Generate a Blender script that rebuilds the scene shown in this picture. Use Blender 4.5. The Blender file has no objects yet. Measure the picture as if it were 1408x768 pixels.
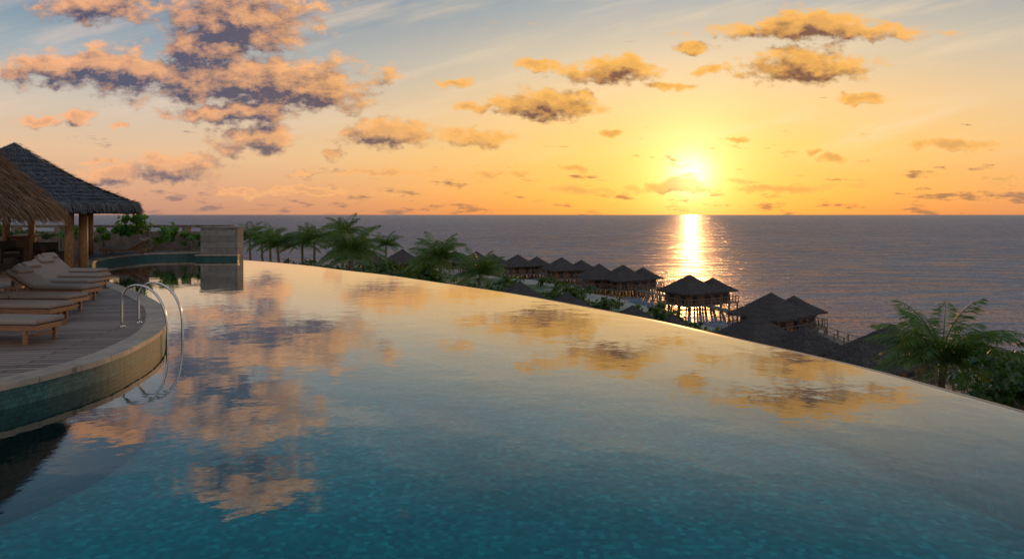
import bpy, math, random
import numpy as np
from mathutils import Vector, Matrix
random.seed(7); rng=np.random.default_rng(11)
scene=bpy.context.scene
D=bpy.data
scene.view_settings.view_transform='Standard'
scene.view_settings.look='None'
scene.view_settings.exposure=0

def s2l(c):
    out=[]
    for v in c:
        v=v/255.0
        out.append(v/12.92 if v<=0.04045 else ((v+0.055)/1.055)**2.4)
    return tuple(out)+(1.0,)

# ------------------------------------------------------------------ node helper
class NT:
    def __init__(s,tree): s.t=tree; s.n=tree.nodes; s.l=tree.links
    def put(s,sock,v):
        if v is None: return
        if isinstance(v,bpy.types.NodeSocket): s.l.new(v,sock)
        else:
            if hasattr(sock.default_value,'__len__') and not hasattr(v,'__len__'): v=(v,)*len(sock.default_value)
            if hasattr(sock.default_value,'__len__') and len(sock.default_value)==4 and len(v)==3: v=tuple(v)+(1.0,)
            sock.default_value=v
    def m(s,op,a,b=None,c=None,clamp=False):
        n=s.n.new('ShaderNodeMath'); n.operation=op; n.use_clamp=clamp
        for i,v in enumerate((a,b,c)): s.put(n.inputs[i],v)
        return n.outputs[0]
    def v(s,op,a,b=None,c=None):
        n=s.n.new('ShaderNodeVectorMath'); n.operation=op
        for i,x in enumerate((a,b,c)): s.put(n.inputs[i],x)
        return n.outputs['Value'] if op in('LENGTH','DOT_PRODUCT','DISTANCE') else n.outputs['Vector']
    def scale(s,a,f):
        n=s.n.new('ShaderNodeVectorMath'); n.operation='SCALE'; s.put(n.inputs[0],a); s.put(n.inputs['Scale'],f); return n.outputs['Vector']
    def mix(s,f,a,b,blend='MIX'):
        n=s.n.new('ShaderNodeMix'); n.data_type='RGBA'; n.blend_type=blend
        s.put(n.inputs[0],f); s.put(n.inputs[6],a); s.put(n.inputs[7],b)
        return n.outputs[2]
    def ramp(s,f,stops):
        n=s.n.new('ShaderNodeValToRGB'); e=n.color_ramp.elements
        e[0].position=stops[0][0]; e[0].color=stops[0][1]
        e[1].position=stops[-1][0]; e[1].color=stops[-1][1]
        for p,c in stops[1:-1]:
            k=e.new(p); k.color=c
        s.put(n.inputs[0],f); return n.outputs[0]
    def mr(s,x,a,b,c=0.0,d=1.0,smooth=True):
        n=s.n.new('ShaderNodeMapRange'); n.interpolation_type='SMOOTHSTEP' if smooth else 'LINEAR'
        for i,v in enumerate((x,a,b,c,d)): s.put(n.inputs[i],v)
        return n.outputs[0]
    def noise(s,vec,scale,detail=3,rough=0.5,out='Fac'):
        n=s.n.new('ShaderNodeTexNoise')
        s.put(n.inputs['Vector'],vec); n.inputs['Scale'].default_value=scale
        n.inputs['Detail'].default_value=detail; n.inputs['Roughness'].default_value=rough
        return n.outputs[0] if out=='Fac' else n.outputs[1]
    def comb(s,x,y,z=0.0):
        n=s.n.new('ShaderNodeCombineXYZ')
        for i,v in enumerate((x,y,z)): s.put(n.inputs[i],v)
        return n.outputs[0]
    def sep(s,v):
        n=s.n.new('ShaderNodeSeparateXYZ'); s.put(n.inputs[0],v); return n.outputs
    def bump(s,h,strength,dist):
        n=s.n.new('ShaderNodeBump'); s.put(n.inputs['Height'],h)
        n.inputs['Strength'].default_value=strength; n.inputs['Distance'].default_value=dist
        return n.outputs[0]

# ------------------------------------------------------------------ sky
SUN_AZ=math.radians(14.7); SUN_EL=math.radians(3.3)
sd=Vector((math.sin(SUN_AZ)*math.cos(SUN_EL),math.cos(SUN_AZ)*math.cos(SUN_EL),math.sin(SUN_EL)))
w=D.worlds.new("World"); scene.world=w; w.use_nodes=True
try: w.cycles.sampling_method='NONE'
except Exception as ex: print(ex)
T=NT(w.node_tree); T.n.clear()
tc=T.n.new('ShaderNodeTexCoord'); d=T.v('NORMALIZE',tc.outputs['Generated'])
dx,dy,dz=T.sep(d)
away=T.ramp(dz,[(0.0,s2l((196,146,124))),(0.03,s2l((220,166,136))),(0.08,s2l((232,192,154))),(0.14,s2l((212,196,178))),
   (0.20,s2l((162,174,182))),(0.27,s2l((110,138,162))),(0.38,s2l((60,106,134))),(0.46,s2l((50,100,128))),(0.62,s2l((112,150,180))),(1.0,s2l((128,166,200)))])
near=T.ramp(dz,[(0.0,s2l((236,144,72))),(0.03,s2l((252,174,80))),(0.09,s2l((253,198,108))),(0.15,s2l((248,204,140))),(0.22,s2l((222,202,170))),
   (0.29,s2l((178,182,180))),(0.4,s2l((80,120,142))),(0.46,s2l((54,104,132))),(0.62,s2l((112,150,180))),(1.0,s2l((128,166,200)))])  # topmost stops of both ramps raised, out of view, as added fill light
dot=T.v('DOT_PRODUCT',d,tuple(sd))
ang=T.m('MULTIPLY',T.m('ARCCOSINE',T.m('MINIMUM',dot,0.999999)),57.2958)
f=T.mr(ang,46.0,6.0)
base=T.mix(f,away,near)
def gauss(sig):
    q=T.m('DIVIDE',ang,sig); return T.m('EXPONENT',T.m('MULTIPLY',T.m('MULTIPLY',q,q),-1.0))
nish=T.n.new('ShaderNodeTexSky'); nish.sky_type='NISHITA'; nish.sun_disc=False
nish.sun_elevation=SUN_EL; nish.sun_rotation=SUN_AZ
nsk=T.scale(nish.outputs[0],0.01)
base=T.v('ADD',T.v('MULTIPLY',base,(0.95,0.95,0.95)),nsk)
east_fill=T.mr(dy,-0.05,-0.75,0.0,1.0)
base=T.mix(east_fill,base,(0.78,0.72,0.70,1))  # unseen sky behind the camera brightened to add fill on facing surfaces
g1=T.scale((1.0,0.52,0.12),T.m('MULTIPLY',gauss(11.0),0.15))
g2=T.scale((1.0,0.70,0.28),T.m('MULTIPLY',gauss(4.0),0.55))
g3=T.scale((1.0,0.85,0.55),T.m('MULTIPLY',gauss(1.6),1.2))
glow=T.v('ADD',T.v('ADD',g1,g2),g3)
inv=T.m('DIVIDE',1.0,T.m('MAXIMUM',dy,0.12))
P=T.comb(T.m('MULTIPLY',dx,inv),T.m('MULTIPLY',dz,inv),0.0)
clouds=[(-398,285,106,60),(-445,245,82,38),(-385,195,172,36),(-300,180,95,28),(-622,216,130,25),(-560,210,85,32),(-601,308,85,24),(-409,150,90,16),(-377,112,62,20),(-489,68,62,20),
(-585,58,46,15),(-694,137,34,8),(-633,142,26,11),(-569,133,11,7),(-186,122,64,19),(-150,112,42,12),(-55,112,54,11),(47,156,76,18),(62,170,42,17),(140,209,72,16),(160,218,36,16),
(230,188,34,7),(269,250,28,10),(443,270,155,14),(440,280,66,18),(438,212,92,20),(420,226,54,20),(302,213,30,8),(514,169,28,8),(-87,193,28,8),(36,220,30,8),
(645,99,58,7),(718,52,34,7),(326,112,18,5),(443,94,18,5),(475,81,18,5),(235,38,74,8),(250,44,34,8),(-196,63,74,6),(-34,60,20,5),(8,60,18,5),(89,71,20,6),(-255,88,18,9),
(-292,34,55,7),(-58,154,20,8),(150,120,18,5),(-393,35,38,7),(92,36,50,7),(395,40,64,6),(-386,392,90,34),(-420,400,52,26)]
w1=T.v('MULTIPLY',T.v('SUBTRACT',T.noise(P,7,1,0.5,'C'),(0.5,0.5,0.5)),(0.045,0.02,0.0))
w2=T.v('MULTIPLY',T.v('SUBTRACT',T.noise(P,40,2,0.6,'C'),(0.5,0.5,0.5)),(0.045,0.024,0.0))
warp=T.v('ADD',w1,w2)
def field(Pv):
    Q=T.v('ADD',Pv,warp); acc=None
    for (u,v_,ru,rv) in clouds:
        u/=1000; v_/=1000; ru/=1000; rv/=1000
        L=T.v('LENGTH',T.v('MULTIPLY_ADD',Q,(1/ru,1/rv,0.0),(-u/ru,-v_/rv,0.0)))
        acc=L if acc is None else T.m('MINIMUM',acc,L)
    return acc
def dens(Pv,det):
    fb=T.noise(T.v('MULTIPLY',Pv,(1.0,1.7,1.0)),24,det,0.66)
    return T.m('ADD',T.m('SUBTRACT',1.34,field(Pv)),T.m('MULTIPLY',T.m('SUBTRACT',fb,0.5),2.7))
vv=T.sep(P)[1]
sc=T.noise(T.v('MULTIPLY',P,(1.0,4.0,1.0)),14,5,0.62)
band=T.mr(vv,0.15,0.03)
sm=T.m('MULTIPLY',T.m('SUBTRACT',sc,T.m('SUBTRACT',0.655,T.m('MULTIPLY',band,0.125))),6.0)
d0=dens(P,7)
d1=dens(T.v('ADD',P,(0.010,0.017,0.0)),4)
lit=T.m('ADD',0.34,T.m('MULTIPLY',T.m('SUBTRACT',d0,d1),0.95),clamp=True)
dall=T.m('MAXIMUM',d0,sm)
alpha=T.m('MULTIPLY',T.mr(dall,0.0,0.7),T.mr(dy,0.12,0.3))
alpha=T.m('MULTIPLY',alpha,T.mr(vv,0.0,0.16,0.78,0.99))
thick=T.mr(d0,0.1,1.4)
lit=T.m('SUBTRACT',lit,T.m('MULTIPLY',T.m('SUBTRACT',thick,0.35),0.46),clamp=True)
lsh=T.mix(f,s2l((92,92,112)),s2l((132,92,72)))
lli=T.mix(f,s2l((252,184,132)),s2l((255,190,94)))
ccol=T.mix(T.m('POWER',lit,0.85),lsh,lli)
rot=T.n.new('ShaderNodeVectorRotate'); T.put(rot.inputs['Vector'],P); rot.inputs['Angle'].default_value=math.radians(-14)
cir=T.noise(T.v('MULTIPLY',rot.outputs[0],(1.2,9.0,1.0)),2.2,5,0.6)
ca=T.m('MULTIPLY',T.mr(cir,0.45,0.8),T.m('MULTIPLY',T.mr(vv,0.04,0.14),0.6))
ca=T.m('MULTIPLY',ca,T.mr(vv,0.42,0.3))
withc=T.mix(ca,base,T.mix(f,s2l((236,208,188)),s2l((255,226,176))))
tot=T.mix(alpha,withc,ccol)
tot=T.v('ADD',tot,T.v('MULTIPLY',glow,T.mix(T.m('MULTIPLY',alpha,0.8),(1,1,1,1),(0.2,0.12,0.05,1))))
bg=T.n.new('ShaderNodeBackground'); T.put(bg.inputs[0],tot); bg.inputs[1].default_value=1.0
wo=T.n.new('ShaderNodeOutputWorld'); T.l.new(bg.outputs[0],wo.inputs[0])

ld=D.lights.new("sun",'SUN'); ld.energy=1.1; ld.angle=math.radians(0.6); ld.color=(1.0,0.5,0.17)
sun=D.objects.new("sun",ld); scene.collection.objects.link(sun); sun.rotation_mode='QUATERNION'
sun.rotation_quaternion=sd.to_track_quat('Z','Y'); sun.location=(60,220,30)

# ------------------------------------------------------------------ materials
def newmat(name):
    m=D.materials.new(name); m.use_nodes=True; t=NT(m.node_tree); t.n.clear()
    o=t.n.new('ShaderNodeOutputMaterial'); p=t.n.new('ShaderNodeBsdfPrincipled')
    t.l.new(p.outputs[0],o.inputs[0])
    c=t.n.new('ShaderNodeTexCoord')
    return m,t,p,o,c.outputs['Object']
def mat(name,c1,c2,scale=4,rough=0.7,bump=0.3,dist=0.01,stretch=(1,1,1),metal=0.0,detail=5,spec=0.4):
    m,t,p,o,co=newmat(name)
    v=t.v('MULTIPLY',co,stretch)
    n=t.noise(v,scale,detail,0.6)
    t.put(p.inputs['Base Color'],t.mix(t.mr(n,0.3,0.7),tuple(c1)+(1,),tuple(c2)+(1,)))
    p.inputs['Roughness'].default_value=rough; p.inputs['Metallic'].default_value=metal
    p.inputs['Specular IOR Level'].default_value=spec
    if bump>0: t.put(p.inputs['Normal'],t.bump(n,bump,dist))
    return m
M_wood=mat("teak_wood",(0.13,0.055,0.026),(0.25,0.12,0.055),6,0.5,0.3,0.004,(1,8,8))
M_col=mat("column_wood",(0.20,0.09,0.035),(0.42,0.22,0.09),5,0.55,0.4,0.01,(8,8,1))
M_cush=mat("cushion_fabric",(0.19,0.15,0.125),(0.26,0.205,0.175),60,0.95,0.25,0.002,spec=0.1)
M_steel=mat("stainless_steel",(0.40,0.39,0.38),(0.55,0.54,0.53),30,0.2,0.0,0.001,metal=1.0)
M_wick=mat("dark_wicker",(0.02,0.013,0.01),(0.06,0.04,0.03),70,0.7,0.6,0.004)
M_hwall=mat("bungalow_timber",(0.09,0.04,0.022),(0.20,0.095,0.045),3,0.7,0.3,0.01,(1,1,8))
M_dark=mat("dark_glass",(0.012,0.012,0.014),(0.03,0.026,0.024),3,0.15,0.0)
M_pier=mat("weathered_timber",(0.08,0.06,0.045),(0.18,0.14,0.105),3,0.8,0.3,0.01)
M_trunk=mat("palm_bark",(0.10,0.07,0.045),(0.22,0.16,0.11),5,0.9,0.8,0.03,(1,1,6))
M_conc=mat("podium_concrete",(0.12,0.11,0.10),(0.2,0.19,0.17),2,0.8,0.3,0.01)
def thatch(name,c1,c2,sc=1.0):
    m,t,p,o,co=newmat(name)
    n=t.noise(t.v('MULTIPLY',co,(6*sc,6*sc,1.6*sc)),2.5,6,0.7)
    n2=t.noise(co,0.8*sc,3)
    x,y,z=t.sep(co)
    lay=t.m('FRACT',t.m('MULTIPLY',z,2.6*sc))
    k=t.m('MULTIPLY',t.mr(n,0.3,0.75),t.mr(n2,0.2,0.7,0.6,1.0))
    k=t.m('MULTIPLY',k,t.mr(lay,0.0,0.35,0.5,1.0))
    t.put(p.inputs['Base Color'],t.mix(k,tuple(c1)+(1,),tuple(c2)+(1,)))
    p.inputs['Roughness'].default_value=0.92; p.inputs['Specular IOR Level'].default_value=0.15
    t.put(p.inputs['Normal'],t.bump(t.m('ADD',n,t.m('MULTIPLY',lay,0.5)),0.8,0.05))
    return m
M_thP=thatch("thatch_grey",(0.03,0.03,0.034),(0.12,0.115,0.12))
M_thU=thatch("thatch_straw",(0.045,0.025,0.014),(0.23,0.14,0.08))
M_thH=thatch("thatch_bungalow",(0.032,0.026,0.026),(0.11,0.09,0.082),0.8)
def strawm(name,c1,c2):
    m,t,p,o,co=newmat(name)
    g=t.n.new('ShaderNodeNewGeometry')
    t.put(p.inputs['Base Color'],t.ramp(g.outputs['Random Per Island'],[(0,tuple(c1)+(1,)),(0.6,tuple((a+b)/2 for a,b in zip(c1,c2))+(1,)),(1,tuple(c2)+(1,))]))
    p.inputs['Roughness'].default_value=0.85; p.inputs['Specular IOR Level'].default_value=0.2
    return m
M_stP=strawm("straw_grey",(0.035,0.035,0.04),(0.13,0.12,0.12))
M_stU=strawm("straw_brown",(0.035,0.02,0.012),(0.30,0.175,0.095))
M_stH=strawm("straw_bungalow",(0.03,0.025,0.025),(0.12,0.10,0.09))
def leafm(name,c1,c2):
    m,t,p,o,co=newmat(name)
    g=t.n.new('ShaderNodeNewGeometry')
    k=t.m('ADD',t.m('MULTIPLY',g.outputs['Random Per Island'],0.6),t.m('MULTIPLY',t.noise(co,0.6,3),0.4))
    col=t.mix(k,tuple(c1)+(1,),tuple(c2)+(1,))
    t.put(p.inputs['Base Color'],col); p.inputs['Roughness'].default_value=0.5
    tr=t.n.new('ShaderNodeBsdfTranslucent'); t.put(tr.inputs[0],t.mix(1.0,col,(1.8,1.6,0.5,1),'MULTIPLY'))
    mx=t.n.new('ShaderNodeMixShader'); mx.inputs[0].default_value=0.4
    t.l.new(p.outputs[0],mx.inputs[1]); t.l.new(tr.outputs[0],mx.inputs[2]); t.l.new(mx.outputs[0],o.inputs[0])
    return m
M_leaf=leafm("leaf_green",(0.022,0.05,0.012),(0.08,0.13,0.03))
M_leafd=leafm("leaf_dark",(0.015,0.045,0.012),(0.06,0.12,0.025))
M_leafb=leafm("leaf_bright",(0.03,0.11,0.018),(0.12,0.25,0.035))
M_palm=leafm("palm_frond",(0.035,0.08,0.015),(0.12,0.19,0.04))

m,t,p,o,co=newmat("deck_boards"); M_deck=m
rt=t.n.new('ShaderNodeVectorRotate'); t.put(rt.inputs['Vector'],co); rt.inputs['Angle'].default_value=math.radians(-8)
br=t.n.new('ShaderNodeTexBrick'); t.put(br.inputs['Vector'],rt.outputs[0])
br.inputs['Scale'].default_value=1.0; br.inputs['Brick Width'].default_value=2.6; br.inputs['Row Height'].default_value=0.15
br.inputs['Mortar Size'].default_value=0.012; br.inputs['Mortar Smooth'].default_value=0.2; br.inputs['Bias'].default_value=0.0
br.inputs['Color1'].default_value=(0.16,0.108,0.09,1); br.inputs['Color2'].default_value=(0.28,0.205,0.175,1); br.inputs['Mortar'].default_value=(0.02,0.015,0.013,1)
gr=t.noise(t.v('MULTIPLY',rt.outputs[0],(1.5,30,1)),3,5,0.6)
t.put(p.inputs['Base Color'],t.mix(1.0,br.outputs[0],t.ramp(gr,[(0.3,(0.65,0.65,0.65,1)),(0.7,(1.2,1.15,1.1,1))]),'MULTIPLY'))
p.inputs['Roughness'].default_value=0.6; p.inputs['Specular IOR Level'].default_value=0.3
t.put(p.inputs['Normal'],t.bump(t.m('SUBTRACT',t.m('MULTIPLY',gr,0.15),br.outputs['Fac']),0.6,0.008))
def brickm(name,c1,c2,mo,bw,rh,ms,rough=0.7,map_='XZ',bump=0.5,dist=0.01):
    m,t,p,o,co=newmat(name)
    x,y,z=t.sep(co)
    if map_=='XZ': v=t.comb(t.m('ADD',x,y),z)
    else: v=t.comb(x,y)
    br=t.n.new('ShaderNodeTexBrick'); t.put(br.inputs['Vector'],v); br.inputs['Scale'].default_value=1
    br.inputs['Brick Width'].default_value=bw; br.inputs['Row Height'].default_value=rh; br.inputs['Mortar Size'].default_value=ms
    br.inputs['Color1'].default_value=tuple(c1)+(1,); br.inputs['Color2'].default_value=tuple(c2)+(1,); br.inputs['Mortar'].default_value=tuple(mo)+(1,)
    n=t.noise(co,5,6,0.65)
    t.put(p.inputs['Base Color'],t.mix(1.0,br.outputs[0],t.ramp(n,[(0.3,(0.7,0.7,0.7,1)),(0.7,(1.2,1.2,1.2,1))]),'MULTIPLY'))
    p.inputs['Roughness'].default_value=rough
    t.put(p.inputs['Normal'],t.bump(t.m('SUBTRACT',t.m('MULTIPLY',n,0.4),br.outputs['Fac']),bump,dist))
    return m
M_cope=brickm("coping_stone",(0.28,0.205,0.15),(0.36,0.27,0.205),(0.16,0.125,0.10),0.6,0.6,0.008,0.5,'XY')
M_stone=brickm("stone_cladding",(0.15,0.13,0.115),(0.21,0.19,0.17),(0.09,0.08,0.07),0.9,0.3,0.008,0.8)
M_wallm=mat("rendered_wall",(0.13,0.10,0.08),(0.22,0.175,0.145),3,0.85,0.3,0.01)
M_face=brickm("mosaic_face",(0.008,0.055,0.05),(0.03,0.11,0.09),(0.015,0.03,0.028),0.06,0.06,0.004,0.5,dist=0.003)
m,t,p,o,co=newmat("pool_mosaic"); M_floor=m
vo=t.n.new('ShaderNodeTexVoronoi'); vo.feature='F1'; vo.distance='CHEBYCHEV'; t.put(vo.inputs['Vector'],co); vo.inputs['Scale'].default_value=14; vo.inputs['Randomness'].default_value=0.5
cr=t.sep(vo.outputs['Color'])[0]
big=t.noise(co,0.6,6,0.65)
c=t.ramp(cr,[(0.0,(0.0,0.18,0.165,1)),(0.5,(0.002,0.25,0.23,1)),(0.85,(0.006,0.32,0.29,1)),(1.0,(0.03,0.46,0.41,1))])
t.put(p.inputs['Base Color'],t.mix(1.0,c,t.ramp(big,[(0.3,(0.65,0.65,0.65,1)),(0.7,(1.25,1.25,1.25,1))]),'MULTIPLY')); p.inputs['Roughness'].default_value=0.6
# pool water
m,t,p,o,co=newmat("pool_water"); M_water=m
t.n.remove(p)
h=t.m('ADD',t.noise(co,1.3,3,0.5),t.m('MULTIPLY',t.noise(co,6.5,2,0.5),0.13))
bn=t.bump(h,0.10,0.042)
fr=t.n.new('ShaderNodeFresnel'); fr.inputs['IOR'].default_value=1.42; t.put(fr.inputs['Normal'],bn)
gl=t.n.new('ShaderNodeBsdfGlossy'); gl.inputs['Roughness'].default_value=0.03; gl.inputs['Color'].default_value=(0.97,0.97,0.97,1); t.put(gl.inputs['Normal'],bn)
tr=t.n.new('ShaderNodeBsdfTransparent'); tr.inputs[0].default_value=(0.55,0.95,0.97,1)
mx=t.n.new('ShaderNodeMixShader'); t.put(mx.inputs[0],t.m('MULTIPLY_ADD',fr.outputs[0],1.5,0.0,clamp=True)); t.l.new(tr.outputs[0],mx.inputs[1]); t.l.new(gl.outputs[0],mx.inputs[2]); t.l.new(mx.outputs[0],o.inputs[0])
# sea
m,t,p,o,co=newmat("sea_water"); M_sea=m
t.n.remove(p)
c2=t.v('MULTIPLY',co,(0.38,1.0,1.0))
h=t.m('ADD',t.m('MULTIPLY',t.noise(c2,0.07,4,0.6),2.6),t.m('ADD',t.m('MULTIPLY',t.noise(c2,0.35,4,0.65),1.4),t.m('MULTIPLY',t.noise(c2,1.6,3,0.6),0.45)))
bn=t.bump(h,1.0,1.0)
sw=t.noise(t.v('MULTIPLY',co,(0.25,1.0,1)),0.012,6,0.65)
df=t.n.new('ShaderNodeBsdfDiffuse'); t.put(df.inputs[0],t.mix(t.mr(sw,0.3,0.7),(0.04,0.07,0.11,1),(0.08,0.115,0.155,1))); t.put(df.inputs['Normal'],bn)
gl=t.n.new('ShaderNodeBsdfGlossy'); t.put(gl.inputs['Roughness'],t.mr(t.noise(t.v('MULTIPLY',co,(0.3,1.0,1)),0.15,5,0.7),0.35,0.65,0.18,0.48)); gl.inputs['Color'].default_value=(0.92,0.80,0.76,1); t.put(gl.inputs['Normal'],bn)
fr=t.n.new('ShaderNodeFresnel'); fr.inputs['IOR'].default_value=1.33; t.put(fr.inputs['Normal'],bn)
mx=t.n.new('ShaderNodeMixShader'); t.put(mx.inputs[0],t.m('MINIMUM',fr.outputs[0],0.48)); t.l.new(df.outputs[0],mx.inputs[1]); t.l.new(gl.outputs[0],mx.inputs[2]); t.l.new(mx.outputs[0],o.inputs[0])
# ground
m,t,p,o,co=newmat("ground_soil"); M_ground=m
x,y,z=t.sep(co)
n=t.noise(co,0.12,5,0.6)
k=t.mr(t.m('ADD',z,t.m('MULTIPLY',n,2.4)),-11.9,-11.2)
nn=t.noise(co,1.5,6,0.7)
gcol=t.mix(nn,(0.02,0.045,0.014,1),(0.09,0.12,0.04,1)); scol=t.mix(nn,(0.26,0.215,0.17,1),(0.38,0.325,0.26,1))
t.put(p.inputs['Base Color'],t.mix(k,scol,gcol)); p.inputs['Roughness'].default_value=0.95
t.put(p.inputs['Normal'],t.bump(nn,0.6,0.2))

# ------------------------------------------------------------------ mesh helpers
class MB:
    def __init__(s): s.v=[]; s.f=[]
    def add(s,vs,fs):
        b=len(s.v); s.v+= [tuple(x) for x in vs]; s.f+=[tuple(i+b for i in f) for f in fs]
    def box(s,x0,x1,y0,y1,z0,z1,M=None):
        vs=[Vector((x,y,z)) for z in(z0,z1) for y in(y0,y1) for x in(x0,x1)]
        if M is not None: vs=[M@v for v in vs]
        s.add(vs,[(0,2,3,1),(4,5,7,6),(0,1,5,4),(2,6,7,3),(0,4,6,2),(1,3,7,5)])
    def cyl(s,a,b,r0,r1,n=10):
        a=Vector(a); b=Vector(b); q=(b-a).to_track_quat('Z','Y')
        vs=[]
        for (c,r) in((a,r0),(b,r1)):
            for i in range(n):
                an=2*math.pi*i/n; vs.append(c+q@Vector((r*math.cos(an),r*math.sin(an),0)))
        fs=[(i,(i+1)%n,n+(i+1)%n,n+i) for i in range(n)]+[tuple(range(n))[::-1],tuple(range(n,2*n))]
        s.add(vs,fs)
    def tube(s,pts,rs,n=8):
        pts=[Vector(p) for p in pts]; base=len(s.v)
        if not hasattr(rs,'__len__'): rs=[rs]*len(pts)
        for i,p in enumerate(pts):
            tdir=(pts[min(i+1,len(pts)-1)]-pts[max(i-1,0)]).normalized()
            side=tdir.cross(Vector((0.13,0.99,0.07))).normalized(); up=side.cross(tdir)
            for k in range(n):
                an=2*math.pi*k/n; s.v.append(tuple(p+side*(rs[i]*math.cos(an))+up*(rs[i]*math.sin(an))))
        for i in range(len(pts)-1):
            for k in range(n):
                a=base+i*n+k; b=base+i*n+(k+1)%n; s.f.append((a,b,b+n,a+n))
        s.f.append(tuple(base+k for k in range(n))[::-1]); s.f.append(tuple(base+(len(pts)-1)*n+k for k in range(n)))
    def mesh(s,name,m,smooth=False):
        me=D.meshes.new(name); me.from_pydata(s.v,[],s.f); me.materials.append(m)
        if smooth: me.shade_smooth()
        return me
    def obj(s,name,m,parent=None,smooth=False,loc=None,bevel=0):
        ob=D.objects.new(name,s.mesh(name,m,smooth)); scene.collection.objects.link(ob)
        if parent: ob.parent=parent
        if loc: ob.location=loc
        if bevel:
            b=ob.modifiers.new('bevel','BEVEL'); b.width=bevel; b.segments=3; b.limit_method='ANGLE'
        return ob
def empty(name,loc=(0,0,0),rz=0):
    e=D.objects.new(name,None); scene.collection.objects.link(e); e.location=loc; e.rotation_euler=(0,0,rz); e.empty_display_size=0.3; return e
def link(name,me,parent=None,loc=(0,0,0),rz=0,sc=1):
    ob=D.objects.new(name,me); scene.collection.objects.link(ob); ob.location=loc; ob.rotation_euler=(0,0,rz); ob.scale=(sc,)*3
    if parent: ob.parent=parent
    return ob
def quadmesh(name,V,m,nv=4):
    N=len(V); me=D.meshes.new(name); me.vertices.add(N*nv); me.vertices.foreach_set('co',V.reshape(-1).astype(np.float32))
    me.loops.add(N*nv); me.loops.foreach_set('vertex_index',np.arange(N*nv,dtype=np.int32))
    me.polygons.add(N); me.polygons.foreach_set('loop_start',np.arange(N,dtype=np.int32)*nv)
    try: me.polygons.foreach_set('loop_total',np.full(N,nv,dtype=np.int32))
    except Exception: pass
    me.update(calc_edges=True); me.materials.append(m); return me
def spline(pts,k=6):
    out=[]; P=[Vector(p) for p in pts]
    for i in range(len(P)-1):
        a=P[max(i-1,0)];b=P[i];c=P[i+1];e=P[min(i+2,len(P)-1)]
        for j in range(k):
            u=j/k; out.append(0.5*((2*b)+(-a+c)*u+(2*a-5*b+4*c-e)*u*u+(-a+3*b-3*c+e)*u**3))
    out.append(P[-1]); return out
from mathutils.geometry import tessellate_polygon
def poly(name,pts,z,m):
    vs=[(p[0],p[1],z) for p in pts]
    fs=[tuple(f) for f in tessellate_polygon([[Vector(v) for v in vs]])]
    me=D.meshes.new(name); me.from_pydata(vs,[],fs); me.materials.append(m)
    me.update()
    if len(me.polygons) and sum(p_.normal.z*p_.area for p_ in me.polygons)<0: me.flip_normals()
    ob=D.objects.new(name,me); scene.collection.objects.link(ob); return ob
def offset(pts,dst):
    out=[]
    for i,p in enumerate(pts):
        tdir=(pts[min(i+1,len(pts)-1)]-pts[max(i-1,0)]).normalized()
        out.append(Vector((p.x+tdir.y*dst,p.y-tdir.x*dst)))
    return out
def ribbon(mb,A,za,B,zb):
    n=len(A); mb.add([(p.x,p.y,za) for p in A]+[(p.x,p.y,zb) for p in B],[(i,i+1,n+i+1,n+i) for i in range(n-1)])

# ------------------------------------------------------------------ camera
cam=D.cameras.new("camera"); cam.lens=24; cam.sensor_width=36; cam.shift_y=-0.0632; cam.clip_end=200000; cam.clip_start=0.05
co_=D.objects.new("camera",cam); scene.collection.objects.link(co_); co_.location=(0,0,2.3); co_.rotation_euler=(math.radians(90),0,0); scene.camera=co_

# ------------------------------------------------------------------ sea, ground
SEA=-13.7
mb=MB(); S=70000; mb.add([(-S,-S,SEA),(S,-S,SEA),(S,S,SEA),(-S,S,SEA)],[(0,1,2,3)]); mb.obj("sea",M_sea)
shore=[(-260,210),(-120,200),(-60,190),(-20,184),(2,170),(13,152),(19,134),(25,112),(29,92),(32,74),(36,57),(40,40),(44,20),(46,-10),(50,-90)]
sh=np.array([tuple(p) for p in spline([Vector((a,b)) for a,b in shore],6)])
def hgt(X,Y):
    dmin=np.full(X.shape,1e9); sg=np.ones(X.shape)
    for i in range(len(sh)-1):
        a=sh[i]; b=sh[i+1]; ab=b-a; tt=np.clip(((X-a[0])*ab[0]+(Y-a[1])*ab[1])/(ab@ab),0,1)
        qx=a[0]+tt*ab[0]; qy=a[1]+tt*ab[1]; dd=np.hypot(X-qx,Y-qy)
        cr=(ab[0]*(Y-a[1])-ab[1]*(X-a[0])); upd=dd<dmin
        sg=np.where(upd,np.sign(-cr),sg); dmin=np.where(upd,dd,dmin)
    land=sg*dmin
    z=np.where(land>0,SEA+2.9*(1-np.exp(-land/22)),SEA+land*0.12)
    z=z+0.15*np.sin(X*0.31)*np.cos(Y*0.27)
    left=np.clip((-X-8)/25,0,1)*np.clip((95-Y)/40,0,1); z=z+left*6.5*(land>5)
    return np.maximum(z,-20)
gx=np.arange(-260,90,2.5); gy=np.arange(-90,260,2.5); GX,GY=np.meshgrid(gx,gy); GZ=hgt(GX,GY)
V=np.stack([GX,GY,GZ],-1).reshape(-1,3); nx=len(gx); ny=len(gy)
ii=np.arange((ny-1)*(nx-1)); r_=ii//(nx-1); c_=ii%(nx-1); a=r_*nx+c_
me=D.meshes.new("ground"); me.from_pydata(V.tolist(),[],np.stack([a,a+1,a+nx+1,a+nx],1).tolist()); me.materials.append(M_ground); me.shade_smooth()
scene.collection.objects.link(D.objects.new("ground",me))
def gz(x,y): return float(hgt(np.array([x]),np.array([y]))[0])

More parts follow.
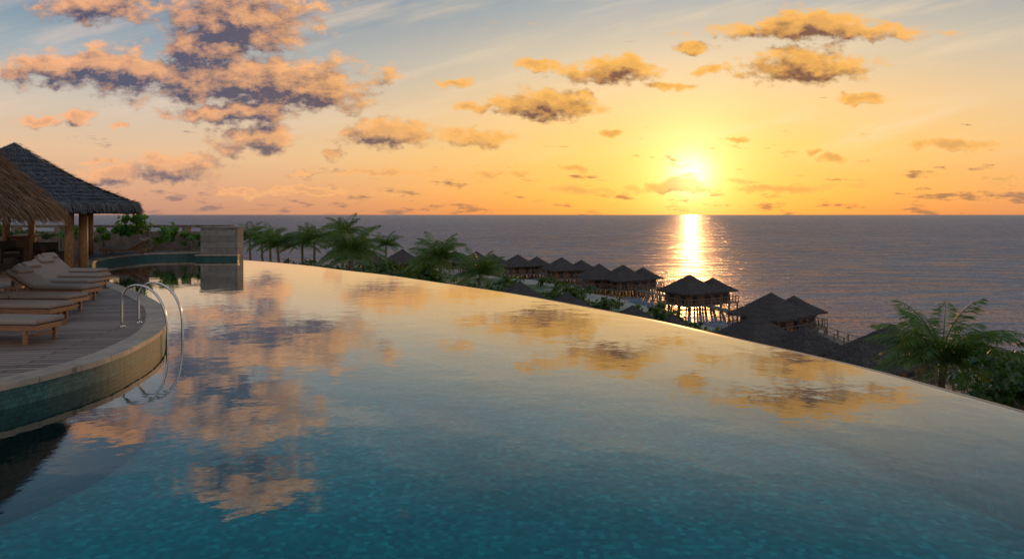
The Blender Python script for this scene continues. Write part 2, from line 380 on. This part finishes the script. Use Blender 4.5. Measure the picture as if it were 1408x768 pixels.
# ------------------------------------------------------------------ pool
inf=[(-15.2,36.2),(-14.0,34.9),(-11.6,33.0),(-9.2,30.8),(-7.0,28.3),(-4.8,26.0),(-2.57,23.2),(-0.09,20.0),(1.75,17.1),(3.09,14.8),(4.03,12.8),(4.77,11.3),(5.3,10.05),(5.65,8.9),(5.95,7.7),(6.2,5.5),(6.3,2),(6.2,-4),(6.0,-12)]
I=spline([Vector(p) for p in inf],6)
Pin=[(p.x,p.y) for p in I]+[(-26,-12),(-26,37),(-15.2,37)]
pool=empty("swimming_pool")
o1=poly("pool_water_surface",Pin,0.0,M_water); o2=poly("pool_floor",Pin,-1.35,M_floor)
o1.parent=pool; o2.parent=pool
outw=offset(I,-0.22)
if outw[60].x<I[60].x: outw=offset(I,0.22)
mb=MB(); ribbon(mb,I,-0.006,outw,-0.03); mb.obj("overflow_lip",M_cope,pool)
mb=MB(); ribbon(mb,I,-0.006,I,-1.35); mb.obj("inner_wall",M_floor,pool)
mb=MB(); ribbon(mb,outw,-0.03,outw,-14); mb.obj("podium_wall",M_conc,pool)

# ------------------------------------------------------------------ deck
edge=[(-30,4.2),(-11,4.9),(-8,5.8),(-6.6,7.0),(-6.0,8.0),(-5.75,8.8),(-5.66,9.6),(-5.78,10.6),(-6.05,11.7),(-6.6,13.0),(-7.6,14.8),(-8.9,16.6),(-10.7,18.8),(-12.5,20.8),(-14.3,22.8),(-15.9,25.0),(-17.3,27.8),(-18.4,30.5),(-19.0,33),(-18.8,35),(-17.6,36),(-16.6,36.15),(-15.7,36.2)]
Ed=spline([Vector(p) for p in edge],6)
deck=empty("pool_deck")
inn=offset(Ed,-0.34)
if inn[60].x>Ed[60].x: inn=offset(Ed,0.34)
outd=offset(Ed,0.03)
if outd[60].x<Ed[60].x: outd=offset(Ed,-0.03)
ob=poly("deck_boards",[(p.x,p.y) for p in Ed]+[(-15.7,39.6),(-70,39.6),(-70,4.2)],0.30,M_deck); ob.parent=deck
mb=MB(); ribbon(mb,outd,0.315,inn,0.315); ribbon(mb,outd,0.24,outd,0.315); ribbon(mb,inn,0.29,inn,0.315); ribbon(mb,Ed,0.24,outd,0.24); mb.obj("coping",M_cope,deck)
mb=MB(); ribbon(mb,Ed,-1.4,Ed,0.24); mb.obj("mosaic_face",M_face,deck)
mb=MB(); mb.add([(-15.7,36.2,.3),(-15.7,39.6,.3),(-15.7,39.6,-14),(-15.7,36.2,-14),(-70,39.6,.3),(-70,39.6,-14)],[(0,1,2,3),(1,4,5,2)]); mb.obj("retaining_wall",M_conc,deck)

# ------------------------------------------------------------------ ladder
lad=empty("pool_ladder",(-6.2,12.3,0.3))
mb=MB()
for yy in(-0.23,0.23):
    pr=[(-0.72,0.0),(-0.72,0.45),(-0.68,0.62),(-0.58,0.72),(-0.42,0.75),(-0.22,0.70),(-0.04,0.55),(0.08,0.32),(0.13,0.05),(0.14,-0.4),(0.14,-1.2)]
    sp=spline([Vector(p) for p in pr],5)
    mb.tube([(q.x,yy,q.y) for q in sp],0.021,10)
    mb.cyl((-0.72,yy,0.0),(-0.72,yy,0.03),0.06,0.05,14)
mb.obj("handrails",M_steel,lad,True)
mb=MB()
for k in range(3): mb.box(0.08,0.20,-0.22,0.22,-0.55-0.27*k,-0.52-0.27*k)
mb.obj("steps",M_steel,lad)
lad.rotation_euler=(0,0,math.radians(-6))

# ------------------------------------------------------------------ sun loungers
def lounger(x,y,rz,back):
    e=empty("sun_lounger",(x,y,0.3),rz)
    mb=MB()
    for s in(-1,1):
        y0=s*0.33
        mb.box(-2.0,0,min(y0,y0-s*0.045),max(y0,y0-s*0.045),0.22,0.30)
        for xx in(-0.16,-1.75): mb.box(xx-0.06,xx,min(y0-s*.003,y0-s*0.05),max(y0-s*.003,y0-s*0.05),0,0.22)
    mb.box(-0.045,0.0,-0.285,0.285,0.22,0.298); mb.box(-2.0,-1.955,-0.285,0.285,0.22,0.298)
    mb.box(-0.2,-0.17,-0.28,0.28,0.1,0.14)
    xx=-0.09
    while xx>-1.9: mb.box(xx-0.07,xx,-0.283,0.283,0.275,0.295); xx-=0.1
    mb.obj("frame",M_wood,e,bevel=0.006)
    mb=MB(); mb.box(-1.24,-0.01,-0.315,0.315,0.304,0.39); mb.obj("seat_cushion",M_cush,e,bevel=0.035)
    R=Matrix.Translation((-1.25,0,0.304))@Matrix.Rotation(math.radians(back),4,'Y')
    mb=MB(); mb.box(-0.76,-0.01,-0.315,0.315,0.002,0.09,R); mb.obj("back_cushion",M_cush,e,bevel=0.035)
    if back>5:
        mb=MB(); mb.box(-0.78,0.0,-0.33,0.33,-0.04,-0.002,R)
        h=math.sin(math.radians(back))*0.6
        for s in(-0.28,0.28): mb.cyl((-1.25-0.6*math.cos(math.radians(back)),s,0.30+h-0.03),(-1.55,s,0.25),0.018,0.018,8)
        mb.obj("back_frame",M_wood,e)
    R2=R@Matrix.Translation((-0.62,0,0.09))
    mb=MB(); mb.box(-0.1,0.1,-0.24,0.24,0,0.07,R2); mb.obj("head_pillow",M_cush,e,bevel=0.03)
    return e
for (x,y,b) in [(-7.25,10.75,0),(-8.25,12.55,0),(-8.85,13.95,0),(-9.65,15.7,30),(-10.4,17.1,34),(-11.1,18.6,36),(-12.2,20.3,38)]:
    lounger(x,y,math.radians(random.uniform(-3,2)-3),b)
lounger(-19.9,33.0,math.radians(200),35); lounger(-20.6,34.8,math.radians(200),35)
def side_table(x,y):
    e=empty("side_table",(x,y,0.3)); mb=MB(); mb.cyl((0,0,0.40),(0,0,0.44),0.24,0.24,20)
    for k in range(3):
        a=k*2.094; mb.cyl((0.2*math.cos(a),0.2*math.sin(a),0),(0.1*math.cos(a),0.1*math.sin(a),0.4),0.018,0.02,8)
    mb.obj("table",M_wood,e); mb=MB(); mb.cyl((0.05,0,0.442),(0.05,0,0.56),0.035,0.045,12); mb.obj("cup",M_wick,e)
side_table(-10.9,14.85); side_table(-12.3,17.6)
def armchair(x,y,rz):
    e=empty("wicker_armchair",(x,y,0.3),rz); mb=MB()
    mb.box(-.32,.32,-.32,.32,.22,.38)
    for s in(-1,1):
        mb.box(min(s*.323,s*.42),max(s*.323,s*.42),-.34,.34,0.02,.62)
    R=Matrix.Translation((0,0.325,.2))@Matrix.Rotation(math.radians(-12),4,'X'); mb.box(-.42,.42,0,.1,0,.72,R)
    for a in(-.36,.36):
        for b in(-.28,.28): mb.box(a-.03,a+.03,b-.03,b+.03,-0.0,.021)
    mb.obj("shell",M_wick,e,bevel=0.03); mb=MB(); mb.box(-.3,.3,-.3,.28,.383,.48); mb.obj("seat_cushion",M_cush,e,bevel=.03)
armchair(-17.0,25.6,2.2); armchair(-18.3,26.8,0.6); armchair(-19.6,25.2,3.6); armchair(-21.0,28.5,1.0)

# ------------------------------------------------------------------ thatch roofs
def roof_mesh(name,hu,hp,ridge,z0,z1,sag,m,n=14,thick=0.28):
    rings=[]
    for k in range(n+1):
        t_=k/n; a=ridge+(hu-ridge)*t_; b=0.02+(hp-0.02)*t_; z=z1+(z0-z1)*t_-sag*math.sin(math.pi*t_)
        ring=[]
        seg=12
        cs=[(-a,-b),(a,-b),(a,b),(-a,b)]
        for c in range(4):
            p=cs[c]; q=cs[(c+1)%4]
            for j in range(seg):
                u=j/seg; x=p[0]+(q[0]-p[0])*u; y=p[1]+(q[1]-p[1])*u
                ring.append((x,y,z+random.uniform(-.02,.02)*t_))
        rings.append(ring)
    N=48; vs=[p for r in rings for p in r]
    fs=[]
    for k in range(n):
        for j in range(N): fs.append((k*N+j,k*N+(j+1)%N,(k+1)*N+(j+1)%N,(k+1)*N+j))
    fs=[f[::-1] for f in fs]
    last=n*N; b=len(vs)
    vs+=[(x*0.985,y*0.975,z-thick) for (x,y,z) in rings[-1]]
    for j in range(N): fs.append((last+j,b+j,b+(j+1)%N,last+(j+1)%N))
    b2=len(vs); vs+=[(x*0.5,y*0.5,z0-thick+(z1-z0)*0.45) for (x,y,z) in rings[-1]]
    for j in range(N): fs.append((b+j,b2+j,b2+(j+1)%N,b+(j+1)%N))
    fs.append(tuple(b2+j for j in range(N)))
    mb=MB(); mb.v=vs; mb.f=fs
    return mb.mesh(name,m)
def straw(name,hu,hp,ridge,z0,z1,sag,m,N,ln,wd,eave_frac=0.35):
    side=rng.choice(4,N,p=[hu/(2*(hu+hp)),hp/(2*(hu+hp)),hu/(2*(hu+hp)),hp/(2*(hu+hp))]); peri=rng.random(N)
    t_=np.sqrt(rng.random(N)); ea=rng.random(N)<eave_frac; t_=np.where(ea,1.0-rng.random(N)*0.04,t_)
    t_=np.where(ea,t_,np.floor(t_*14)/14+rng.random(N)*0.03)
    def pos(t_,s,sd_):
        a=ridge+(hu-ridge)*t_; b=hp*t_; z=z1+(z0-z1)*t_-sag*np.sin(np.pi*np.clip(t_,0,1))
        x=np.choose(sd_,[a*s,a,-a*s,-a]); y=np.choose(sd_,[-b,b*s,b,-b*s]); return np.stack([x,y,z],-1)
    s=peri*2-1
    A=pos(t_,s,side); B=pos(t_+0.05,s,side); dr=B-A; dr/=np.linalg.norm(dr,axis=1)[:,None]
    nrm=np.choose(side[:,None],[np.array([0,-1,0.]),np.array([1.,0,0]),np.array([0,1.,0]),np.array([-1.,0,0])])
    nrm=nrm+np.array([0,0,1.2]); nrm/=np.linalg.norm(nrm,axis=1)[:,None]
    dr=dr+rng.normal(0,0.12,(N,3)); dr=np.where(ea[:,None],dr*np.array([.7,.7,1])+np.array([0,0,-0.55]),dr); dr/=np.linalg.norm(dr,axis=1)[:,None]
    L=(ln*(0.5+rng.random(N)))[:,None]
    A=A+nrm*(0.01+rng.random(N)[:,None]*0.05)
    sdv=np.cross(dr,nrm); sdv/=np.linalg.norm(sdv,axis=1)[:,None]; W=(wd*(0.5+rng.random(N)))[:,None]
    E=A+dr*L+nrm*(rng.random(N)[:,None]*0.05)
    return quadmesh(name,np.stack([A-sdv*W,A+sdv*W,E+sdv*W*0.4,E-sdv*W*0.4],1),m)
cen=(-20.1,27.9); rzp=math.atan2(0.87,-0.49)
pav=empty("thatched_pavilion",(cen[0],cen[1],0),rzp)
args=(7.7,4.15,1.5,2.62,5.1,0.22)
link("thatch_roof",roof_mesh("thatch_roof",*args,M_thP),pav); link("thatch_straw",straw("thatch_straw",*args,M_stP,30000,0.30,0.013,0.45),pav)
mb=MB()
cols=[(-5.75,-2.05),(-5.45,-2.45),(-5.75,2.2),(5.75,-2.2),(5.75,0.2),(5.75,2.2),(0,2.2),(5.1,1.1)]
for (a,b) in cols: mb.cyl((a,b,0.3),(a,b,2.6),0.155,0.14,16)
mb.obj("columns",M_col,pav,True)
mb=MB(); mb.box(-5.9,5.9,-2.32,-2.1,2.42,2.6); mb.box(-5.9,5.9,2.1,2.32,2.42,2.6); mb.box(-5.9,-5.7,-2.09,2.09,2.42,2.6); mb.box(5.7,5.9,-2.09,2.09,2.42,2.6)
for k in range(-5,6): mb.box(k-.04,k+.04,-2.09,2.09,2.62,2.7)
mb.obj("beams",M_col,pav)
bar=empty("bar_counter",(cen[0]-2.8,cen[1]+4.2,0.3),rzp); mb=MB(); mb.box(-1.8,1.8,-.35,.35,0,1.0); mb.obj("base",M_hwall,bar); mb=MB(); mb.box(-1.95,1.95,-.45,.45,1.003,1.06); mb.obj("top",M_wood,bar,bevel=.01)

par=empty("thatched_parasol",(-11.85,13.0,0.3))
def cone_mesh(R,z0,z1,m,n=48,k=10):
    vs=[(0,0,z1)]; fs=[]
    for i in range(1,k+1):
        t_=i/k
        for j in range(n):
            a=2*math.pi*j/n; r=R*t_*(1+random.uniform(-.01,.01)); vs.append((r*math.cos(a),r*math.sin(a),z1+(z0-z1)*(t_**1.12)))
    for j in range(n): fs.append((0,1+j,1+(j+1)%n))
    for i in range(k-1):
        for j in range(n): a=1+i*n+j; b=1+i*n+(j+1)%n; fs.append((a,a+n,b+n,b))
    b0=len(vs)
    for j in range(n):
        a=2*math.pi*j/n; vs.append((R*.93*math.cos(a),R*.93*math.sin(a),z0-.12))
    for j in range(n): a=1+(k-1)*n+j; b=1+(k-1)*n+(j+1)%n; fs.append((a,b0+j,b0+(j+1)%n,b))
    vs.append((0,0,z1-.3)); c=len(vs)-1
    for j in range(n): fs.append((b0+j,c,b0+(j+1)%n))
    mb=MB(); mb.v=vs; mb.f=fs; return mb.mesh("thatch_cone",m)
PR,PZ0,PZ1=2.72,2.10,4.75
link("thatch_cone",cone_mesh(PR,PZ0,PZ1,M_thU),par)
N=24000; th=rng.random(N)*2*np.pi; ea=rng.random(N)<0.45; t_=np.sqrt(rng.random(N)); t_=np.where(ea,1-rng.random(N)*.05,np.floor(t_*11)/11+rng.random(N)*.03)
rr=PR*t_; A=np.stack([rr*np.cos(th),rr*np.sin(th),PZ1+(PZ0-PZ1)*t_**1.12],-1)
rad=np.stack([np.cos(th),np.sin(th),0*th],-1); dr=rad*PR+np.array([0,0,PZ0-PZ1]); dr/=np.linalg.norm(dr,axis=1)[:,None]
dr=dr+rng.normal(0,.13,(N,3)); dr=np.where(ea[:,None],dr*np.array([.8,.8,1])+np.array([0,0,-.35]),dr); dr/=np.linalg.norm(dr,axis=1)[:,None]
nr=rad*(PZ1-PZ0)+np.array([0,0,PR]); nr/=np.linalg.norm(nr,axis=1)[:,None]
A=A+nr*(0.01+rng.random((N,1))*.04); sv=np.cross(dr,nr); sv/=np.linalg.norm(sv,axis=1)[:,None]; L=.30*(.5+rng.random((N,1))); W=.008*(.5+rng.random((N,1)))
E=A+dr*L+nr*rng.random((N,1))*.06
link("thatch_straw",quadmesh("thatch_straw",np.stack([A-sv*W,A+sv*W,E+sv*W*.4,E-sv*W*.4],1),M_stU),par)
mb=MB(); mb.cyl((0,0,0),(0,0,4.2),.09,.07,14)
for k in range(10):
    a=k*.628; mb.cyl((0,0,3.9),(2.35*math.cos(a),2.35*math.sin(a),2.12),.03,.025,6)
mb.obj("post_and_rafters",M_col,par)

# ------------------------------------------------------------------ stone wall & low wall
sw_=empty("stone_pillar_wall",(-15.05,35.45,0)); mb=MB(); mb.box(-.95,.95,-.4,.4,-1.4,1.6); mb.obj("cladding",M_stone,sw_,bevel=.015)
mb=MB(); mb.box(-1.0,1.0,-.45,.45,1.602,1.68); mb.obj("cap",M_conc,sw_,bevel=.01)
mb=MB(); mb.box(-1.1,1.05,-.62,-.403,-1.4,0.2); mb.obj("plinth",M_face,sw_); mb=MB(); mb.box(-1.12,1.08,-.66,-.404,0.203,0.27); mb.obj("ledge",M_cope,sw_)
gw=empty("garden_wall",(0,38.6,0.3))
mb=MB(); mb.box(-40,-16.0,-.12,.12,0,1.05); mb.obj("panel",M_wallm,gw)
mb=MB(); mb.box(-40,-15.8,-.2,.2,1.27,1.42); mb.obj("top_beam",M_pier,gw,bevel=.01)
mb=MB()
xx=-16.0
while xx>-40: mb.box(xx-.18,xx+.18,-.19,.19,0,1.268); xx-=2.4
mb.obj("piers",M_wallm,gw)

# ------------------------------------------------------------------ vegetation
def leafcloud(name,blobs,per,leaf,m,asp=0.45):
    out=[]
    for (cx,cy,cz,rx,ry,rz) in blobs:
        n=int(per*(rx*ry+ry*rz+rx*rz)/3/ (leaf*leaf) )
        nc=max(8,int(n/40)); cd=rng.normal(size=(nc,3)); cd/=np.linalg.norm(cd,axis=1)[:,None]
        cd[:,2]=np.where(cd[:,2]<-.3,-cd[:,2],cd[:,2]); cr=0.6+0.5*rng.random((nc,1))
        cc=cd*cr; idx=rng.integers(0,nc,n)
        p=cc[idx]+rng.normal(0,0.13,(n,3)); nrm=cd[idx]+rng.normal(0,.55,(n,3)); nrm/=np.linalg.norm(nrm,axis=1)[:,None]
        p=p*np.array([rx,ry,rz])+np.array([cx,cy,cz])
        t1=np.cross(nrm,rng.normal(size=(n,3))); t1/=np.linalg.norm(t1,axis=1)[:,None]; t2=np.cross(nrm,t1)
        s=leaf*(.6+.8*rng.random((n,1)))
        out.append(np.stack([p-t1*s,p+t2*s*asp,p+t1*s-nrm*s*.25,p-t2*s*asp],1))
    return quadmesh(name,np.concatenate(out),m)
def shrub(name,x,y,z,blobs,leaf,m,per=8,asp=.45):
    e=empty(name,(x,y,z)); link("leaves",leafcloud("leaves",blobs,per,leaf,m,asp),e)
    mb=MB()
    for b in blobs:
        mb.tube([(0,0,-0.1),(b[0]*.4,b[1]*.4,b[2]*.5),(b[0],b[1],b[2]+b[5]*.4)],[.06*b[3]+.02,.04*b[3]+.01,.01],6)
    mb.obj("stems",M_trunk,e); return e
shrub("frangipani_shrub",-19.6,37.0,0.3,[(-.2,0,1.3,1.3,.8,1.0),(1.0,0,.8,.9,.7,.7),(-1.1,0,.9,.9,.6,.7)],0.17,M_leafb)
shrub("frangipani_shrub",-22.9,37.2,0.3,[(0,0,.8,1.1,.7,.7),(-1.2,0,.7,.9,.7,.6)],0.14,M_leafb)
shrub("hedge_shrub",-28.0,37.2,0.3,[(0,0,.6,1.6,.7,.7),(1.8,0,.6,1.2,.7,.6)],0.12,M_leaf)
shrub("hedge_shrub",-17.4,37.3,0.3,[(0,0,.5,1.0,.5,.5)],0.11,M_leafb)

def palm(x,y,zc,R,m=M_palm,nf=20,lean=0.6,seed=0):
    rd=random.Random(seed+int(x*13)); g=gz(x,y); e=empty("palm_tree",(x,y,0)); mb=MB()
    lx=rd.uniform(-lean,lean); ly=rd.uniform(-lean,lean); H=zc-g
    pts=[(-lx*(1-(k/8)**1.6),-ly*(1-(k/8)**1.6),g-.3+(H+.3)*k/8) for k in range(9)]
    mb.tube(pts,[.24-.11*(k/8) for k in range(9)],8); mb.obj("trunk",M_trunk,e,True)
    Q=[]; mr_=MB()
    for k in range(nf):
        az=k*2.39996+rd.uniform(-.25,.25); lev=k/(nf-1); el=math.radians(78-72*lev+rd.uniform(-10,10)); L=R*rd.uniform(.85,1.14)
        pos=Vector((0,0,zc)); dirh=Vector((math.cos(az),math.sin(az),0)); side=Vector((-math.sin(az),math.cos(az),0)); ns=26; rach=[pos.copy()]
        droop=rd.uniform(0.95,1.5)
        for i in range(ns):
            u=i/ns; an=el-droop*u**1.3; dv=dirh*math.cos(an)+Vector((0,0,1))*math.sin(an); pos=pos+dv*(L/ns); rach.append(pos.copy())
            if i<2: continue
            up=side.cross(dv); ll=L*.28*math.sin(math.pi*min(1,(u*.9+.1)))**.6+.05; wl=.024*R/2.5
            for s in(-1,1):
                for j in(0,.5):
                    b=pos+dv*(L/ns*j); ld_=(side*s*.75+dv*.6-Vector((0,0,1))*rd.uniform(.1,.7)+up*.15).normalized(); tip=b+ld_*ll*rd.uniform(.8,1.1)
                    mid=b+ld_*ll*.5+Vector((0,0,1))*ll*.05; wv=dv*wl
                    Q.append([b-wv*.4,mid-wv,tip,mid+wv])
        mr_.tube(rach[::3],[.03*(1-i/10)+.006 for i in range(len(rach[::3]))],4)
    link("fronds",quadmesh("fronds",np.array([[tuple(v) for v in q] for q in Q]),m),e); mr_.obj("ribs",m,e)
    return e
palms=[(-13.0,55,-0.7,3.1),(-22.6,78,-0.8,3.0),(-22.0,90,-0.1,3.0),(-27.5,80,-1.4,2.7),(-25.2,82,-1.2,2.7),(-36.5,95,-1.0,2.9),(-33,90,-1.5,2.7),(-30.5,86,-1.0,2.5),(-6.7,63,-1.8,3.3),(-3.2,69,-3.7,3.1),(-20.3,110,-2.6,2.9),(-17.5,75,-2.3,2.8),(-9.5,80,-3.5,2.8),(18.0,28.5,-3.8,3.0),(-31.0,70,-0.9,2.3),(-15.5,66,-1.9,2.6)]
for i,(x,y,z,R) in enumerate(palms): palm(x,y,z,R,seed=i*7,nf=38 if i==13 else 26)

def tree(name,x,y,ztop,R,m,leaf=.3,per=6):
    g=gz(x,y); H=ztop-g; e=empty(name,(x,y,g)); bl=[]
    rd=random.Random(int(x*31+y))
    for k in range(6):
        a=k*1.05+rd.random(); r=R*.55 if k else 0
        bl.append((r*math.cos(a),r*math.sin(a),H-R*.75+rd.uniform(-.3,.25)*R,R*rd.uniform(.45,.7),R*rd.uniform(.45,.7),R*rd.uniform(.4,.6)))
    link("crown",leafcloud("crown",bl,per,leaf,m),e)
    mb=MB(); mb.tube([(0,0,-.3),(.1,0,H*.35),(0,.1,H-R*.8)],[.22,.16,.1],8)
    for b in bl: mb.tube([(0,.05,H*.45),(b[0]*.5,b[1]*.5,H-R*1.1),(b[0],b[1],b[2])],[.1,.07,.02],6)
    mb.obj("trunk",M_trunk,e)
for (x,y,zt,R,m_) in [(18.1,23.5,-2.4,1.9,M_leafd),(20.9,26.5,-2.7,2.0,M_leafd),(21.6,29.5,-4.0,2.0,M_leafd),(15.6,20.0,-3.6,1.6,M_leafd),(23.5,31,-3.6,1.8,M_leafd),(14.0,22,-4.8,1.7,M_leaf),
   (7.5,105,-8.4,3.4,M_leaf),(11.8,93,-8.7,2.6,M_leaf),(18.6,84,-9.0,2.8,M_leaf),(21.5,74,-10.0,2.5,M_leaf),(20.5,66,-9.4,2.4,M_leaf),(15.5,90,-10.0,2,M_leaf)]:
    tree("tropical_tree",x,y,zt,R,m_,leaf=.17 if y<40 else .3)
bl=[]
for k in range(75):
    y=rng.uniform(42,100); x=-0.43*y+rng.uniform(0,1)*0.30*y; zt=2.3-y*0.063-rng.uniform(0.4,2.8)
    bl.append((x,y,zt-1.5,rng.uniform(1.6,2.8),rng.uniform(1.6,2.8),rng.uniform(1.2,2.2)))
for k in range(130):
    y=rng.uniform(56,150); x=rng.uniform(-.2,.30)*y
    if x>float(np.interp(-y,[-200,-152,-134,-112,-92,-74,-57],[0,11,16,21,25,28,31]))-2: continue
    bl.append((x,y,gz(x,y)+rng.uniform(.3,1.3),rng.uniform(1.5,2.6),rng.uniform(1.5,2.6),rng.uniform(.9,1.6)))
link("tropical_foliage",leafcloud("tropical_foliage",bl,4.5,.3,M_leaf))

# ------------------------------------------------------------------ bungalows
def prep(hw):
    me=roof_mesh("thatch_roof",hw,hw,0.05,0,2.75*hw/3.9,0.1,M_thH,n=8,thick=.22); st=straw("thatch_fringe",hw,hw,0.05,0,2.75*hw/3.9,0.1,M_stH,2600,.30,.03,.55); return me,st
big_r=prep(3.9); sm_r=prep(2.9)
def hutbody(hw):
    wl=MB(); wl.box(-hw,hw,-hw,hw,-12.45,-10.5)
    gl=MB()
    for s in(-1,1):
        for k in(-.5,.5):
            gl.box(k*hw-.55,k*hw+.55,min(s*hw,s*(hw+.02)),max(s*hw,s*(hw+.02)),-12.3,-10.85)
            gl.box(min(s*hw,s*(hw+.02)),max(s*hw,s*(hw+.02)),k*hw-.55,k*hw+.55,-12.3,-10.85)
    dk=MB(); D_=hw+1.1; dk.box(-D_,D_,-D_,D_,-12.68,-12.46)
    for a in np.linspace(-D_+.2,D_-.2,4):
        for b in np.linspace(-D_+.2,D_-.2,4): dk.cyl((a,b,-15),(a,b,-12.69),.14,.13,8)
    n=9
    for s in(-1,1):
        for k in range(n+1):
            q=-D_+.05+2*(D_-.05)*k/n
            dk.box(q-.04,q+.04,s*(D_-.06)-.04,s*(D_-.06)+.04,-12.458,-11.55)
            if 0<k<n: dk.box(s*(D_-.06)-.04,s*(D_-.06)+.04,q-.04,q+.04,-12.458,-11.55)
        dk.box(-D_,D_,s*(D_-.06)-.035,s*(D_-.06)+.035,-11.55,-11.47); dk.box(s*(D_-.06)-.035,s*(D_-.06)+.035,-D_+.15,D_-.15,-11.545,-11.465)
        dk.box(-D_+.1,D_-.1,s*(D_-.06)-.02,s*(D_-.06)+.02,-12.0,-11.95)
    return wl.mesh("walls",M_hwall),gl.mesh("windows",M_dark),dk.mesh("stilt_deck",M_pier)
B1=hutbody(2.7); B2=hutbody(1.9)
def bungalow(x,y,rz,annex=None,body=True,s=1.0,dz_=0):
    e=empty("overwater_bungalow" if body else "beach_villa",(x,y,dz_),rz)
    link("roof",big_r[0],e,(0,0,-10.5)); link("roof_fringe",big_r[1],e,(0,0,-10.5))
    link("walls",B1[0],e); link("windows",B1[1],e)
    if body: link("stilt_deck",B1[2],e)
    if annex:
        c,s_=math.cos(-rz),math.sin(-rz); ax,ay=annex; lx,ly=ax*c-ay*s_,ax*s_+ay*c
        link("annex_roof",sm_r[0],e,(lx,ly,-10.52)); link("annex_fringe",sm_r[1],e,(lx,ly,-10.52)); link("annex_walls",B2[0],e,(lx,ly,.006)); link("annex_windows",B2[1],e,(lx,ly,.006))
        if body: link("annex_deck",B2[2],e,(lx,ly,-.02))
for (x,y,rz,an) in [(-9.8,188,.3,(4.6,1)),(1.5,173,.4,(4.9,3)),(11.7,161,.35,(4.9,2)),(22.3,137,.4,(4.6,3)),(29.9,115,.5,(4.6,2.2)),(33.4,88,.6,(4.2,3)),(34.7,62.6,.5,(-5.2,-4.5)),(17.9,140,.2,None)]:
    bungalow(x,y,rz,an)
for (x,y,rz,an,dz_) in [(24.5,68.5,.4,(3.6,-3.0),0.1),(1.2,102,.3,None,0.1),(7.0,88,.7,None,0),(13.3,75,.35,(3.8,-2.4),0.1),(-19.8,117,.3,None,0.4),(-22.5,140,.4,(4.2,2),3.0),(-35,171,.2,None,.8),(-15,180,.5,None,.6)]:
    bungalow(x,y,rz,an,False,dz_=dz_)
path=spline([Vector(p) for p in [(-16,196),(-4,186),(6,174),(15,160),(20,146),(26,130),(30,120),(33,106),(36,96),(38,84),(38,72),(38,62)]],5)
mb=MB()
for i in range(len(path)-1):
    a,b=path[i],path[i+1]; L=(b-a).length; R=Matrix.Translation((a.x,a.y,0))@Matrix.Rotation(math.atan2(b.y-a.y,b.x-a.x),4,'Z')
    mb.box(0,L,-.9,.9,-12.6,-12.45,R)
    for s in(-.8,.8): mb.cyl(R@Vector((0,s,-15)),R@Vector((0,s,-11.5)),.1,.09,6); mb.box(0,L,s-.03,s+.03,-11.56,-11.5,R)
mb.obj("boardwalk",M_pier)
mb=MB()
for i in range(3):
    R=Matrix.Translation((27+i*3.0,76-i*.6,0)); mb.box(0,2.98,-.9,.9,-12.6,-12.45,R)
    for s in(-.8,.8): mb.cyl(R@Vector((0,s,-15)),R@Vector((0,s,-11.5)),.1,.09,6); mb.box(0,2.98,s-.03,s+.03,-11.56,-11.5,R)
mb.obj("boardwalk",M_pier)
